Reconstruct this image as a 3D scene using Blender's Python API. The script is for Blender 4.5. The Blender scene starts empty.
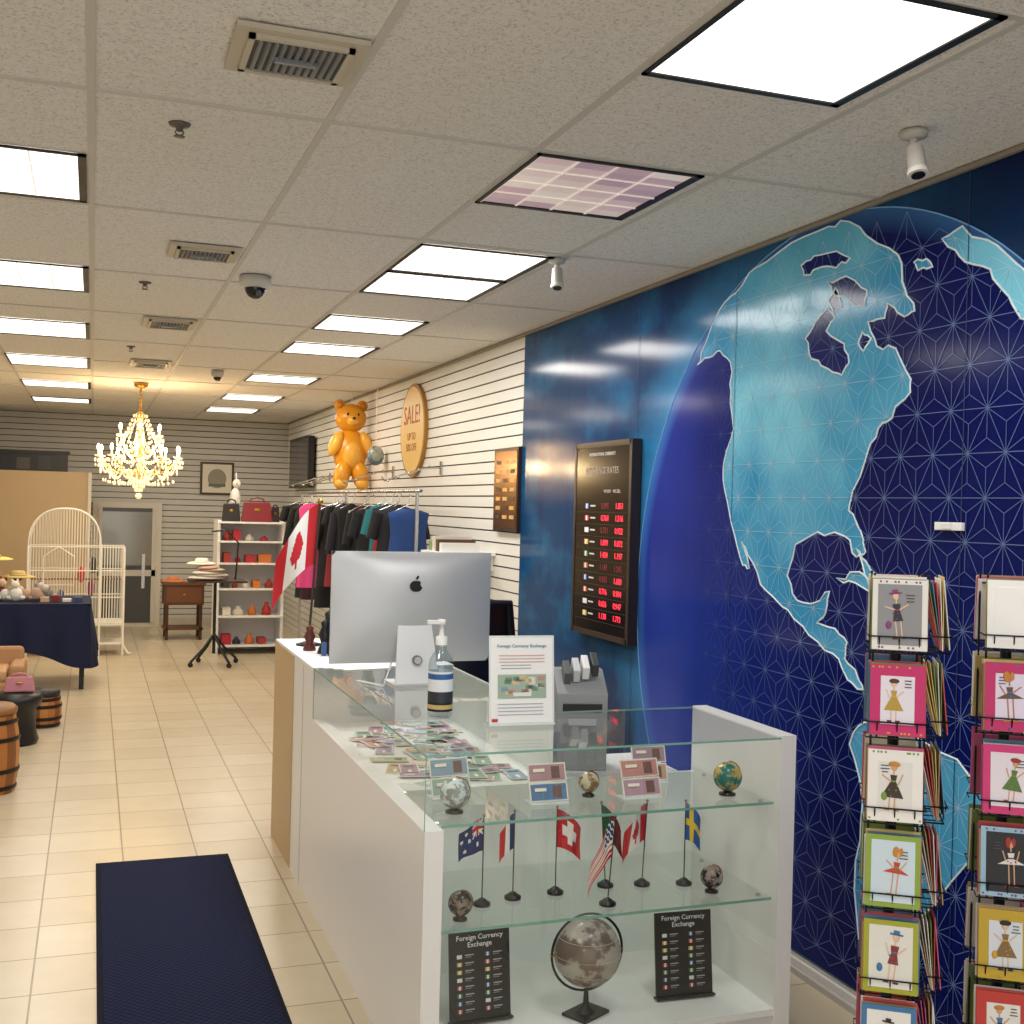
import bpy, math, random
from mathutils import Vector, Matrix
from mathutils.geometry import tessellate_polygon
random.seed(7)
H=1.68; W=2.5; C=2.763; YB=16.0; XL=-2.4; YF=-1.5
sin,cos,pi=math.sin,math.cos,math.pi
# ------------------------------------------------------------ materials
def lin(h):
    h=h.lstrip('#'); o=[]
    for i in (0,2,4):
        c=int(h[i:i+2],16)/255
        o.append(c/12.92 if c<=.04045 else ((c+.055)/1.055)**2.4)
    return (o[0],o[1],o[2],1)
_m={}
def M(h,rough=.6,metal=0,em=0,spec=.5):
    k=(h,rough,metal,em,spec)
    if k in _m: return _m[k]
    m=bpy.data.materials.new('mat_'+h.strip('#')); m.use_nodes=True
    b=m.node_tree.nodes['Principled BSDF']
    b.inputs['Base Color'].default_value=lin(h); b.inputs['Roughness'].default_value=rough
    b.inputs['Metallic'].default_value=metal
    b.inputs['Specular IOR Level'].default_value=spec
    if em:
        b.inputs['Emission Color'].default_value=lin(h); b.inputs['Emission Strength'].default_value=em
        try: m.cycles.emission_sampling='NONE'
        except Exception: pass
    _m[k]=m; return m
class NT:
    def __init__(s,name,rough=.6):
        s.m=bpy.data.materials.new(name); s.m.use_nodes=True; s.t=s.m.node_tree
        s.b=s.t.nodes['Principled BSDF']; s.b.inputs['Roughness'].default_value=rough
    def n(s,typ,**kw):
        x=s.t.nodes.new(typ)
        for k,v in kw.items():
            if k in x.inputs: x.inputs[k].default_value=v
            else: setattr(x,k,v)
        return x
    def l(s,a,b): s.t.links.new(a,b)
    def pos(s):
        g=s.n('ShaderNodeNewGeometry'); return g.outputs['Position']
    def math(s,op,a,b=None,clamp=False):
        x=s.t.nodes.new('ShaderNodeMath'); x.operation=op; x.use_clamp=clamp
        for i,v in enumerate((a,b)):
            if v is None: continue
            if isinstance(v,(int,float)): x.inputs[i].default_value=v
            else: s.l(v,x.inputs[i])
        return x.outputs[0]
    def mix(s,f,a,b):
        x=s.t.nodes.new('ShaderNodeMix'); x.data_type='RGBA'
        if isinstance(f,(int,float)): x.inputs['Factor'].default_value=f
        else: s.l(f,x.inputs['Factor'])
        for k,v in ((6,a),(7,b)):
            if isinstance(v,str): x.inputs[k].default_value=lin(v)
            else: s.l(v,x.inputs[k])
        return x.outputs[2]
    def noise(s,vec,scale,detail=2,rough=.5):
        x=s.n('ShaderNodeTexNoise'); x.inputs['Scale'].default_value=scale; x.inputs['Detail'].default_value=detail
        x.inputs['Roughness'].default_value=rough
        s.l(vec,x.inputs['Vector']); return x.outputs['Fac']
    def mapr(s,v,a,b,c=0,d=1):
        x=s.n('ShaderNodeMapRange'); x.inputs[1].default_value=a;x.inputs[2].default_value=b;x.inputs[3].default_value=c;x.inputs[4].default_value=d
        s.l(v,x.inputs[0]); return x.outputs[0]
    def col(s,c): s.l(c,s.b.inputs['Base Color'])
    def bump(s,h,st=.2,dist=.01):
        x=s.n('ShaderNodeBump'); x.inputs['Strength'].default_value=st; x.inputs['Distance'].default_value=dist
        s.l(h,x.inputs['Height']); s.l(x.outputs[0],s.b.inputs['Normal'])
    def scale(s,vec,sx,sy,sz,off=(0,0,0)):
        x=s.n('ShaderNodeMapping'); x.inputs['Scale'].default_value=(sx,sy,sz); x.inputs['Location'].default_value=off
        s.l(vec,x.inputs['Vector']); return x.outputs[0]
# ceiling tile
q=NT('ceiling_tile',.95); p=q.pos(); a=q.noise(p,120,3,.75); b=q.noise(p,38,3,.6)
f=q.mapr(a,.53,.64); f2=q.mapr(b,.35,.7); c1=q.mix(f2,'#ece9e4','#e2dfd8'); c2=q.mix(q.math('MULTIPLY',f,.62),c1,'#98928a')
st=q.noise(q.scale(p,.5,.35,1),1.3,2); c3=q.mix(q.mapr(st,.45,.75,0,.25),c2,'#d5cab5'); q.col(c3); q.bump(a,.3,.004); mCeil=q.m
mGridbar=M('#cbc7be',.6)
# floor
q=NT('floor_tile',.28); p=q.pos()
bt=q.n('ShaderNodeTexBrick'); bt.offset=0; bt.squash=1
bt.inputs['Scale'].default_value=1; bt.inputs['Brick Width'].default_value=.33; bt.inputs['Row Height'].default_value=.33
bt.inputs['Mortar Size'].default_value=.0035; bt.inputs['Mortar Smooth'].default_value=.1; bt.inputs['Bias'].default_value=0
bt.inputs['Color1'].default_value=lin('#d0c3aa'); bt.inputs['Color2'].default_value=lin('#c6b79b'); bt.inputs['Mortar'].default_value=lin('#7f7058')
q.l(q.scale(p,1,1,1,(.16+.33*20,.33*20+.1,0)),bt.inputs['Vector'])
nz=q.noise(p,5,4,.6); c=q.mix(q.mapr(nz,.35,.75,0,.35),bt.outputs['Color'],'#b5a384'); q.col(c)
q.bump(q.math('SUBTRACT',1,bt.outputs['Fac']),.3,.002); mFloor=q.m
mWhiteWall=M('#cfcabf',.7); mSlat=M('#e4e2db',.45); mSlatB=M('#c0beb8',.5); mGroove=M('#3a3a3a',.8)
# mural bg
GY,GZ,GR=3.57,1.27,1.49
SP=.11; MR=.13
def radial(q,p):
    s=q.n('ShaderNodeSeparateXYZ'); q.l(p,s.inputs[0]); y,z=s.outputs[1],s.outputs[2]
    dy=q.math('SUBTRACT',y,GY); dz=q.math('SUBTRACT',z,GZ)
    r=q.math('SQRT',q.math('ADD',q.math('MULTIPLY',dy,dy),q.math('MULTIPLY',dz,dz)))
    q.b.inputs['Specular IOR Level'].default_value=SP
    return y,z,r
q=NT('mural_background',MR); p=q.pos(); y,z,r=radial(q,p)
c=q.mix(q.mapr(y,3.2,6.2),'#04123f','#0c3f6a')
n1=q.noise(q.scale(p,1,.9,1.6),1.6,4,.6); c=q.mix(q.mapr(n1,.48,.72,0,.75),c,'#1f6d9c')
n2=q.noise(q.scale(p,1,3,.5,(3,1,7)),2.2,5,.65); c=q.mix(q.mapr(n2,.5,.75,0,.6),c,'#062055')
c=q.mix(q.mapr(y,2.7,3.6,.85,0),c,'#03103c')
g=q.mapr(r,GR,GR+.3,.5,0); g=q.math('MULTIPLY',g,q.mapr(y,3.2,4.6,.15,1)); c=q.mix(g,c,'#3f8fc4'); q.col(c); mMural=q.m
def globecol(q,y,z,r,p):
    c=q.mix(q.mapr(y,3.4,5.0),'#0b1254','#23348f'); c=q.mix(q.math('MULTIPLY',q.mapr(z,1.5,.3),q.mapr(y,3.6,4.8)),c,'#3a57b6')
    n1=q.noise(p,1.2,2); c=q.mix(q.mapr(n1,.45,.7,0,.5),c,'#0b1962')
    return q.mix(q.mapr(r,GR-.09,GR,0,.45),c,'#4b8fce')
q=NT('mural_globe',MR); p=q.pos(); y,z,r=radial(q,p); q.col(globecol(q,y,z,r,p)); mGlobe=q.m
q=NT('mural_lines',MR); p=q.pos(); y,z,r=radial(q,p); q.col(q.mix(q.mapr(y,3.7,4.55,.42,0),globecol(q,y,z,r,p),'#8fa9e0')); mLines=q.m
def landcol(q,y,z,r,p):
    n1=q.noise(p,1.7,3); c=q.mix(q.mapr(n1,.35,.65),'#3591bd','#7fcbe2'); return q.mix(q.mapr(z,1.7,.4),c,'#4096c6')
q=NT('mural_land',MR); p=q.pos(); y,z,r=radial(q,p); q.col(landcol(q,y,z,r,p)); mLand=q.m
q=NT('mural_land_lines',MR); p=q.pos(); y,z,r=radial(q,p); q.col(q.mix(.38,landcol(q,y,z,r,p),'#d6eef8')); mLandL=q.m
mWater=M('#0d1a60',MR,0,0,SP); mCoast=M('#e4f2f8',.3)
# glass (thin sheets: transparent + glossy by viewing angle)
def glass(name,tint,rough=.02,base=.05,mx_=.75):
    m=bpy.data.materials.new(name); m.use_nodes=True; t=m.node_tree; t.nodes.clear()
    o=t.nodes.new('ShaderNodeOutputMaterial'); mx=t.nodes.new('ShaderNodeMixShader'); tr=t.nodes.new('ShaderNodeBsdfTransparent'); gl=t.nodes.new('ShaderNodeBsdfGlossy')
    tr.inputs[0].default_value=lin(tint); gl.inputs['Roughness'].default_value=rough
    lw=t.nodes.new('ShaderNodeLayerWeight'); lw.inputs[0].default_value=.5
    pw=t.nodes.new('ShaderNodeMath'); pw.operation='POWER'; pw.inputs[1].default_value=4.5
    mr=t.nodes.new('ShaderNodeMapRange'); mr.inputs[3].default_value=base; mr.inputs[4].default_value=mx_
    t.links.new(lw.outputs['Facing'],pw.inputs[0]); t.links.new(pw.outputs[0],mr.inputs[0])
    t.links.new(mr.outputs[0],mx.inputs[0]); t.links.new(tr.outputs[0],mx.inputs[1]); t.links.new(gl.outputs[0],mx.inputs[2]); t.links.new(mx.outputs[0],o.inputs[0]); return m
mGlass=glass('display_glass','#fbfefc',base=.07); mGEdge=M('#7fae9f',.15)
mCrystalGlow=M('#ffe9c2',.08,0,.55)  # crystals given a faint glow of their own, imitating refracted candlelight
mWhite=M('#e9e7e5',.32); mWhiteIn=M('#eaf0ea',.4)
mBeige=M('#c3a67c',.5); mBlack=M('#0c0c0e',.4); mDark=M('#1a1a1d',.5); mChrome=M('#c9c9c9',.2,1); mAlu=M('#cacccf',.38,.35)
mBrass=M('#b88a3c',.3,1); mWood=M('#6e4223',.5); mWhiteP=M('#f0f0ee',.4); mNavy=M('#0b1638',.9)
def noisemat(name,c1,c2,scale,rough=.5,lo=.4,hi=.6,bump=0):
    q=NT(name,rough); tc=q.n('ShaderNodeTexCoord'); n=q.noise(tc.outputs['Object'],scale,4,.6)
    q.col(q.mix(q.mapr(n,lo,hi),c1,c2))
    return q.m
# ------------------------------------------------------------ mesh builder
class B:
    def __init__(s,name): s.name=name; s.v=[];s.f=[];s.m=[];s.s=[];s.mats=[];s.M=Matrix()
    def mi(s,m):
        if m not in s.mats: s.mats.append(m)
        return s.mats.index(m)
    def add(s,vs,fs,mat,smooth=False):
        o=len(s.v); s.v+=[tuple(s.M@Vector(v)) for v in vs]
        for k,f in enumerate(fs):
            s.f.append([i+o for i in f]); s.m.append(s.mi(mat[k] if isinstance(mat,list) else mat)); s.s.append(smooth)
    def box(s,x0,x1,y0,y1,z0,z1,mat,R=None):
        vs=[(x,y,z) for x in(x0,x1) for y in(y0,y1) for z in(z0,z1)]
        if R is not None:
            c=Vector(((x0+x1)/2,(y0+y1)/2,(z0+z1)/2)); vs=[tuple(c+R@(Vector(v)-c)) for v in vs]
        s.add(vs,[(0,1,3,2),(4,6,7,5),(0,4,5,1),(2,3,7,6),(0,2,6,4),(1,5,7,3)],mat)
    def cbox(s,c,d,mat,R=None): s.box(c[0]-d[0]/2,c[0]+d[0]/2,c[1]-d[1]/2,c[1]+d[1]/2,c[2]-d[2]/2,c[2]+d[2]/2,mat,R)
    def quad(s,a,b,c,d,mat): s.add([a,b,c,d],[(0,1,2,3)],mat)
    def cyl(s,p0,p1,r0,mat,r1=None,n=16,cap=True):
        if r1 is None: r1=r0
        p0=Vector(p0);p1=Vector(p1);d=(p1-p0).normalized()
        a=d.orthogonal().normalized(); b=d.cross(a)
        vs=[];
        for p,r in((p0,r0),(p1,r1)):
            for i in range(n):
                t=2*pi*i/n; vs.append(p+a*r*cos(t)+b*r*sin(t))
        s.add(vs,[(i,(i+1)%n,n+(i+1)%n,n+i) for i in range(n)],mat,True)
        if cap: s.add(vs,[tuple(range(n))[::-1],tuple(range(n,2*n))],mat)
    def tube(s,pts,r,mat,n=6,closed=False):
        P=[Vector(p) for p in pts]; N=len(P); vs=[]
        a=None
        for i in range(N):
            if closed: d=P[(i+1)%N]-P[i-1]
            else: d=P[min(i+1,N-1)]-P[max(i-1,0)]
            d.normalize()
            a=d.orthogonal().normalized() if a is None else (a-d*a.dot(d)).normalized()
            b=d.cross(a); rr=r[i] if isinstance(r,list) else r
            for k in range(n):
                t=2*pi*k/n; vs.append(P[i]+a*rr*cos(t)+b*rr*sin(t))
        fs=[]
        for i in range(N if closed else N-1):
            j=(i+1)%N
            for k in range(n): fs.append((i*n+k,i*n+(k+1)%n,j*n+(k+1)%n,j*n+k))
        s.add(vs,fs,mat,True)
        if not closed: s.add(vs,[tuple(range(n))[::-1],tuple(range((N-1)*n,N*n))],mat)
    def lathe(s,prof,c,mat,n=24,smooth=True,fn=None):
        vs=[]
        for (r,z) in prof:
            for i in range(n):
                t=2*pi*i/n; vs.append((c[0]+r*cos(t),c[1]+r*sin(t),c[2]+z))
        fs=[];ms=[]
        for j in range(len(prof)-1):
            for i in range(n):
                fs.append((j*n+i,j*n+(i+1)%n,(j+1)*n+(i+1)%n,(j+1)*n+i)); ms.append(fn(i,j) if fn else mat)
        s.add(vs,fs,ms,smooth)
    def ell(s,c,r,mat,n=20,k=12,R=None):
        if not hasattr(r,'__len__'): r=(r,r,r)
        vs=[]
        for j in range(k+1):
            ph=pi*j/k
            for i in range(n):
                t=2*pi*i/n; v=Vector((r[0]*sin(ph)*cos(t),r[1]*sin(ph)*sin(t),-r[2]*cos(ph)))
                if R is not None: v=R@v
                vs.append(Vector(c)+v)
        fs=[]
        for j in range(k):
            for i in range(n): fs.append((j*n+i,j*n+(i+1)%n,(j+1)*n+(i+1)%n,(j+1)*n+i))
        s.add(vs,fs,mat,True)
    def poly(s,pts,mat):
        tr=tessellate_polygon([[Vector(p) for p in pts]]); s.add(pts,[tuple(t) for t in tr],mat)
    def grid(s,fn,nu,nv,mat,cf=None,smooth=True):
        vs=[fn(i/nu,j/nv) for j in range(nv+1) for i in range(nu+1)]
        fs=[];ms=[]
        for j in range(nv):
            for i in range(nu):
                a=j*(nu+1)+i; fs.append((a,a+1,a+nu+2,a+nu+1)); ms.append(cf((i+.5)/nu,(j+.5)/nv) if cf else mat)
        s.add(vs,fs,ms,smooth)
    def done(s,bevel=0,parent=None):
        me=bpy.data.meshes.new(s.name); me.from_pydata(s.v,[],s.f)
        for m in s.mats: me.materials.append(m)
        me.polygons.foreach_set('material_index',s.m); me.polygons.foreach_set('use_smooth',s.s); me.update()
        o=bpy.data.objects.new(s.name,me); bpy.context.scene.collection.objects.link(o)
        if bevel:
            bv=o.modifiers.new('bevel','BEVEL'); bv.width=bevel; bv.segments=2; bv.limit_method='ANGLE'; bv.angle_limit=.9
        if parent: o.parent=parent
        return o
def RZ(a): return Matrix.Rotation(a,3,'Z')
def RX(a): return Matrix.Rotation(a,3,'X')
def RY(a): return Matrix.Rotation(a,3,'Y')
AX_N=((1,0,0),(0,0,1),(0,-1,0))      # faces -Y
AX_W=((0,-1,0),(0,0,1),(-1,0,0))     # faces -X
def text(body,size,loc,mat,parent,axes=AX_N,al='CENTER',rot=None,ext=.0005,name='lettering',sx=1):
    cu=bpy.data.curves.new(name,'FONT'); cu.body=body; cu.size=size; cu.align_x=al; cu.align_y='CENTER'; cu.extrude=ext; cu.resolution_u=2
    cu.materials.append(mat); o=bpy.data.objects.new(name,cu); bpy.context.scene.collection.objects.link(o)
    R=Matrix((axes[0],axes[1],axes[2])).transposed()
    if rot is not None: R=rot@R
    o.matrix_world=Matrix.Translation(loc)@R.to_4x4()@Matrix.Diagonal((sx,1,1,1))
    if parent: o.parent=parent
    return o
# ------------------------------------------------------------ room shell
b=B('floor'); b.box(XL,W+.1,YF,YB+.1,-.05,0,mFloor); b.done()
b=B('ceiling'); b.box(XL,W+.1,YF,YB+.1,C,C+.05,mCeil); b.done()
b=B('wall_left'); b.box(XL-.1,XL,YF,YB+.1,0,C,mWhiteWall); b.done()
b=B('wall_right'); b.box(W,W+.1,YF,6.73,0,C,mWhiteWall); b.box(W+.012,W+.1,6.73,YB,0,C,mGroove)
z=.0
while z<C:
    b.box(W,W+.012,6.73,YB,z,min(z+.0665,C),mSlat); z+=.0765
b.done()
b=B('wall_back'); b.box(XL,W+.1,YB+.012,YB+.1,0,C,mGroove); z=0
while z<C:
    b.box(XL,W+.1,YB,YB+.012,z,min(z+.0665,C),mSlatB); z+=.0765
b.done()
# ceiling T-bar grid
b=B('trim_ceiling_grid')
xs=[-.03+.633*k for k in range(-3,5)]
ys=[.69+1.293*k for k in range(-1,12)]
for x in xs: b.box(x-.011,x+.011,YF,YB,C-.004,C,mGridbar)
for yv in ys: b.box(XL,W,yv-.011,yv+.011,C-.0045,C,mGridbar)
b.box(W-.025,W-.001,YF,YB,C-.02,C-.005,M('#8d8578',.6)); b.done()
b=B('baseboard_right'); b.box(W-.03,W-.002,YF,YB,0,.045,M('#d8d4cb',.5)); b.box(W-.05,W-.032,YF,6.6,0.0,.022,M('#b9b4aa',.5)); b.box(W-.014,W-.0115,YF,6.7,.05,.058,mChrome); b.done()
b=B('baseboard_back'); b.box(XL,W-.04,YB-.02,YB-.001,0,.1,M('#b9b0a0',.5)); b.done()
# ------------------------------------------------------------ mural
mur=B('world_map_mural')
X0=W-.01
mur.box(X0,W-.0005,YF,6.72,.06,C-.006,mMural)
def disc(b,x,yc,zc,r,mat,zmin=.065,zmax=C-.008,n=120):
    pts=[]
    for i in range(n):
        t=2*pi*i/n; pts.append((x,yc+r*cos(t),min(max(zc+r*sin(t),zmin),zmax)))
    b.poly(pts,mat)
disc(mur,X0-.0008,GY,GZ,GR,mGlobe)
ring=[(X0-.001,GY+GR*cos(t),GZ+GR*sin(t)) for t in [math.radians(a) for a in range(-52,180+52,3)] if .07<GZ+GR*sin(t)<C-.01]
mur.tube(ring,.003,M('#6fa8d8',.3),n=4)
def pr(s): 
    v=[int(a)/100 for a in s.replace(' ','').strip(',').split(',')]; return [(v[i],v[i+1]) for i in range(0,len(v),2)]
NA=pr("407,267,381,272,357,273,345,272,329,261,318,255,314,243,309,235,314,234,323,240,324,235,333,235,328,226,318,224,310,213,310,209,319,201,326,198,331,191,339,177,341,170,334,163,331,156,336,154,343,161,359,162,373,157,378,145,371,136,360,136,351,141,353,133,358,129,347,128,340,124,341,118,333,112,330,109,339,111,348,119,363,124,377,132,392,138,402,148,412,157,405,146,410,147,417,159,426,178,427,190,420,203,423,219,424,231,433,237,442,235,452,233,446,241,440,249,430,257,416,262")
HB=pr("370,234,364,239,356,243,352,239,357,235,346,229,343,222,347,218,355,221,366,226")
IN=pr("357,253,346,253,334,246,335,241,345,245,352,247")
W3=pr("374,262,366,264,352,263,344,259,352,257,362,259,372,258"); W4=pr("352,250,356,246,353,241,348,243"); W5=pr("336,232,331,229,335,225,338,228")
IC=pr("310,251,304,251,301,248,308,248"); CU=pr("347,146,334,149,324,145,326,143,336,145"); HI=pr("336,157,331,153,326,149,321,144,325,141,331,148")
EU=pr("297,256,289,249,279,244,271,236,263,226,250,221,251,240,273,251,288,258")
SA=pr("337,89,329,98,310,99,284,95,267,87,273,71,291,50,309,24,319,7,329,24,332,50,329,71")
def jag(P,amp=.012,sub=3,seed=1):
    rnd=random.Random(seed); o=[]
    for i,(a,c) in enumerate(P):
        a2,c2=P[(i+1)%len(P)]; L=math.hypot(a2-a,c2-c); am=min(amp,L*.11)
        for k in range(sub):
            t=k/sub; j=0 if k==0 else 1
            o.append((a+(a2-a)*t+j*rnd.uniform(-am,am),c+(c2-c)*t+j*rnd.uniform(-am,am)))
    return o
def area(P): return abs(sum(P[i-1][0]*P[i][1]-P[i][0]*P[i-1][1] for i in range(len(P))))/2
def tess_area(P):
    V=[Vector((0,y,z)) for y,z in P]; return sum(((V[b_]-V[a_]).cross(V[c_]-V[a_])).length/2 for a_,b_,c_ in tessellate_polygon([V]))
def pip(p,P):
    y,z=p; c=False; n=len(P)
    for i in range(n):
        a,b_=P[i],P[i-1]
        if (a[1]>z)!=(b_[1]>z) and y<(b_[0]-a[0])*(z-a[1])/(b_[1]-a[1])+a[0]: c=not c
    return c
EU=[(y,min(z,GZ+math.sqrt(max(0,(GR-.01)**2-(y-GY)**2)))) for y,z in EU]
lands=[];waters=[]
for i,(P,m,dx) in enumerate([(NA,mLand,.0016),(IC,mLand,.0016),(CU,mLand,.0016),(HI,mLand,.0016),(EU,mLand,.0016),(SA,mLand,.0016),(HB,mWater,.0024),(IN,mWater,.0024),(W3,mWater,.0024),(W4,mWater,.0024),(W5,mWater,.0024)]):
    J=P; ar=area(P)
    for sd in range(40):
        Jt=jag(P,seed=i+sd*13,amp=.013 if sd<20 else .006)
        if abs(tess_area(Jt)-area(Jt))<.01*ar and abs(area(Jt)-ar)<.1*ar: J=Jt; break
    (lands if m is mLand else waters).append(J)
    mur.poly([(X0-dx,y,max(z,.07)) for y,z in J],m)
    mur.tube([(X0-dx-.0008,y,max(z,.07)) for y,z in J],.0038,mCoast,n=4,closed=True)
def seg(b,p,q,w,x):
    d=Vector((q[0]-p[0],q[1]-p[1])); n=Vector((-d.y,d.x)).normalized()*w/2
    K=4
    for k in range(K):
        a=(p[0]+d.x*k/K,p[1]+d.y*k/K); c=(p[0]+d.x*(k+1)/K,p[1]+d.y*(k+1)/K); mp=((a[0]+c[0])/2,(a[1]+c[1])/2)
        land=any(pip(mp,P) for P in lands) and not any(pip(mp,P) for P in waters)
        if not land and mp[0]>4.5: continue
        b.add([(x,a[0]+n.x,a[1]+n.y),(x,c[0]+n.x,c[1]+n.y),(x,c[0]-n.x,c[1]-n.y),(x,a[0]-n.x,a[1]-n.y)],[(0,1,2,3)],mLandL if land else mLines)
A=.155; hh=A*math.sqrt(3)/2
def inside(p): return math.hypot(p[0]-GY,p[1]-GZ)<GR-.005 and p[1]>.07 and p[1]<C-.02 and p[0]<4.6 and p[0]>1.9
for j in range(-2,20):
    for i in range(-2,30):
        def L(i,j): return (1.9+A*(i+.5*(j%2)),j*hh)
        a=L(i,j); bb=(a[0]+A,a[1]); cu=(a[0]+A/2,a[1]+hh); cd=(a[0]+A/2,a[1]-hh)
        for tri in ((a,bb,cu),(a,bb,cd)):
            g=((tri[0][0]+tri[1][0]+tri[2][0])/3,(tri[0][1]+tri[1][1]+tri[2][1])/3)
            if not inside(g): continue
            for v in tri:
                if inside(v): seg(mur,v,g,.0022,X0-.0034)
            es=[(a,bb),(a,tri[2]),(bb,tri[2])] if tri[2]==cu else []
            for u,v in es:
                if inside(u) and inside(v): seg(mur,u,v,.0026,X0-.0038)
for sy in (2.85,4.20,5.11): mur.box(X0-.0045,X0-.004,sy-.0015,sy+.0015,.06,C-.01,M('#0b2450',.5))
mur.done()
b=B('wall_outlet'); b.box(W-.03,W-.016,2.83,2.95,1.645,1.67,mWhiteP); b.box(W-.04,W-.03,2.87,2.91,1.648,1.667,mWhite); b.done(.002)
# ------------------------------------------------------------ ceiling lights
mLens=M('#fffaf0',.5,0,1.7); mLensG=M('#e8e2d6',.5,0,.75); mFrame=M('#1c1a18',.5)
def panel(x0,x1,y0,y1,E,dead=False,warm=0,grid=True):
    b=B('ceiling_light_panel'); z=C-.0065
    for (a,c,d,e) in ((x0,x1,y0,y0+.016),(x0,x1,y1-.022,y1),(x0,x0+.012,y0,y1),(x1-.026,x1,y0,y1)): b.box(a,c,d,e,z-.004,C-.0046,mFrame)
    xi0,xi1,yi0,yi1=x0+.012,x1-.026,y0+.016,y1-.022
    if dead:
        cols=['#d8bcbc','#c4a4ac','#e2cfc6','#b99ba6','#ecdcd0']  # panel is off; its brightness is put in as weak emission
        nx=ny=4
        for i in range(nx):
            for j in range(ny):
                xa=xi0+(xi1-xi0)*i/nx; xb=xi0+(xi1-xi0)*(i+1)/nx; ya=yi0+(yi1-yi0)*j/ny; yb=yi0+(yi1-yi0)*(j+1)/ny
                ym=(ya+yb)/2
                b.box(xa+.004,xb-.004,ya+.004,ym,z,C-.0046,M(cols[(i*3+j*2)%5],.3,0,.33)); b.box(xa+.004,xb-.004,ym,yb-.004,z,C-.0046,M(cols[(i*3+j*2+2)%5],.3,0,.33))
                b.box(xa,xb,ya-.004,ya+.004,z-.003,C-.0046,M('#f0e2d8',.3,0,.35)); b.box(xa-.004,xa+.004,ya,yb,z-.003,C-.0046,M('#f0e2d8',.3,0,.35))
    else:
        b.box(xi0,xi1,yi0,yi1,z,C-.0046,mLens)
        if grid:
            for i in range(1,4):
                xa=xi0+(xi1-xi0)*i/4; b.box(xa-.004,xa+.004,yi0,yi1,z-.002,z,mLensG)
                ya=yi0+(yi1-yi0)*i/4; b.box(xi0,xi1,ya-.004,ya+.004,z-.002,z,mLensG)
    o=b.done()
    if not dead:
        l=bpy.data.lights.new('lamp','AREA'); l.shape='RECTANGLE'; l.size=xi1-xi0-.03; l.size_y=yi1-yi0-.03; l.energy=E
        l.color=(1,.98-.1*warm,.95-.25*warm); lo=bpy.data.objects.new('lamp',l); bpy.context.scene.collection.objects.link(lo)
        lo.location=((xi0+xi1)/2,(yi0+yi1)/2,z-.012); lo.parent=o
for k,(y0,y1) in enumerate([(1.98,2.585),(3.285,3.905),(4.62,5.205),(5.225,5.80),(6.58,7.18),(7.82,8.42),(10.0,10.6),(12.0,12.65),(13.85,14.5)]):
    panel(1.245,1.815 if k<2 else 1.835,y0,y1,15,dead=(k==1),warm=min(1,max(0,(y0-5)/8)),grid=k>0)
for y0,y1 in [(.2,.8)]: panel(1.245,1.835,y0,y1,15)
for y0,y1 in [(2.0,2.6),(3.9,4.52),(5.8,6.5),(7.68,8.42),(9.6,10.35),(11.67,12.3),(13.6,14.2)]:
    panel(-.66,-.045,y0,y1,13,warm=min(1,max(0,(y0-5)/8)))
# vents
mVent=M('#c4baa6',.6); mVd=M('#3a3937',.6); mVl=M('#8f9296',.4,.3)
for (x0,x1,y0,y1) in [(.28,.585,2.66,2.95),(.28,.575,5.05,5.33),(.26,.57,7.19,7.57),(.25,.56,9.45,9.88)]:
    b=B('ceiling_air_vent'); z=C-.005
    b.box(x0,x1,y0,y1,z-.012,z,mVent); b.box(x0+.045,x1-.045,y0+.045,y1-.045,z-.016,z-.011,mVd)
    b.box(x0+.03,x1-.03,y0+.03,y0+.045,z-.022,z-.01,mVent); b.box(x0+.03,x1-.03,y1-.045,y1-.03,z-.022,z-.01,mVent)
    b.box(x0+.03,x0+.045,y0+.03,y1-.03,z-.022,z-.01,mVent); b.box(x1-.045,x1-.03,y0+.03,y1-.03,z-.022,z-.01,mVent)
    n=11
    for i in range(n):
        xx=x0+.06+(x1-x0-.12)*i/(n-1); b.box(xx-.0055,xx+.0055,y0+.05,y1-.05,z-.021,z-.019,mVl,RY(.9))
    b.box((x0+x1)/2-.05,(x0+x1)/2+.05,(y0+y1)/2-.006,(y0+y1)/2+.006,z-.03,z-.018,mVl)
    b.done()
for (x,y) in [(.21,3.48),(.22,6.09),(.23,8.71)]:
    b=B('fire_sprinkler'); ms=M('#6d675e',.4,.6); b.lathe([(0,0),(.032,0),(.028,-.006),(.012,-.009),(.008,-.02),(.006,-.022),(0,-.022)],(x,y,C-.001),ms)
    b.tube([(x-.008,y,C-.018),(x-.012,y,C-.027),(x,y,C-.036),(x+.012,y,C-.027),(x+.008,y,C-.018)],.0025,ms); b.lathe([(0,-.035),(.016,-.036),(.016,-.039),(0,-.039)],(x,y,C),ms); b.done()
for (x,y,r) in [(.71,5.67,.075),(.95,9.91,.05)]:
    b=B('dome_security_camera'); b.lathe([(0,0),(r,0),(r*1.02,-.03),(r*.95,-.05),(r*.7,-.055),(0,-.055)],(x,y,C-.005),M('#c9c4ba',.4))
    b.ell((x,y,C-.055),(r*.68,r*.68,r*.75),M('#101014',.1)); b.ell((x+.01,y-r*.5,C-.085),r*.2,M('#4a4a50',.2)); b.done()
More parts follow.
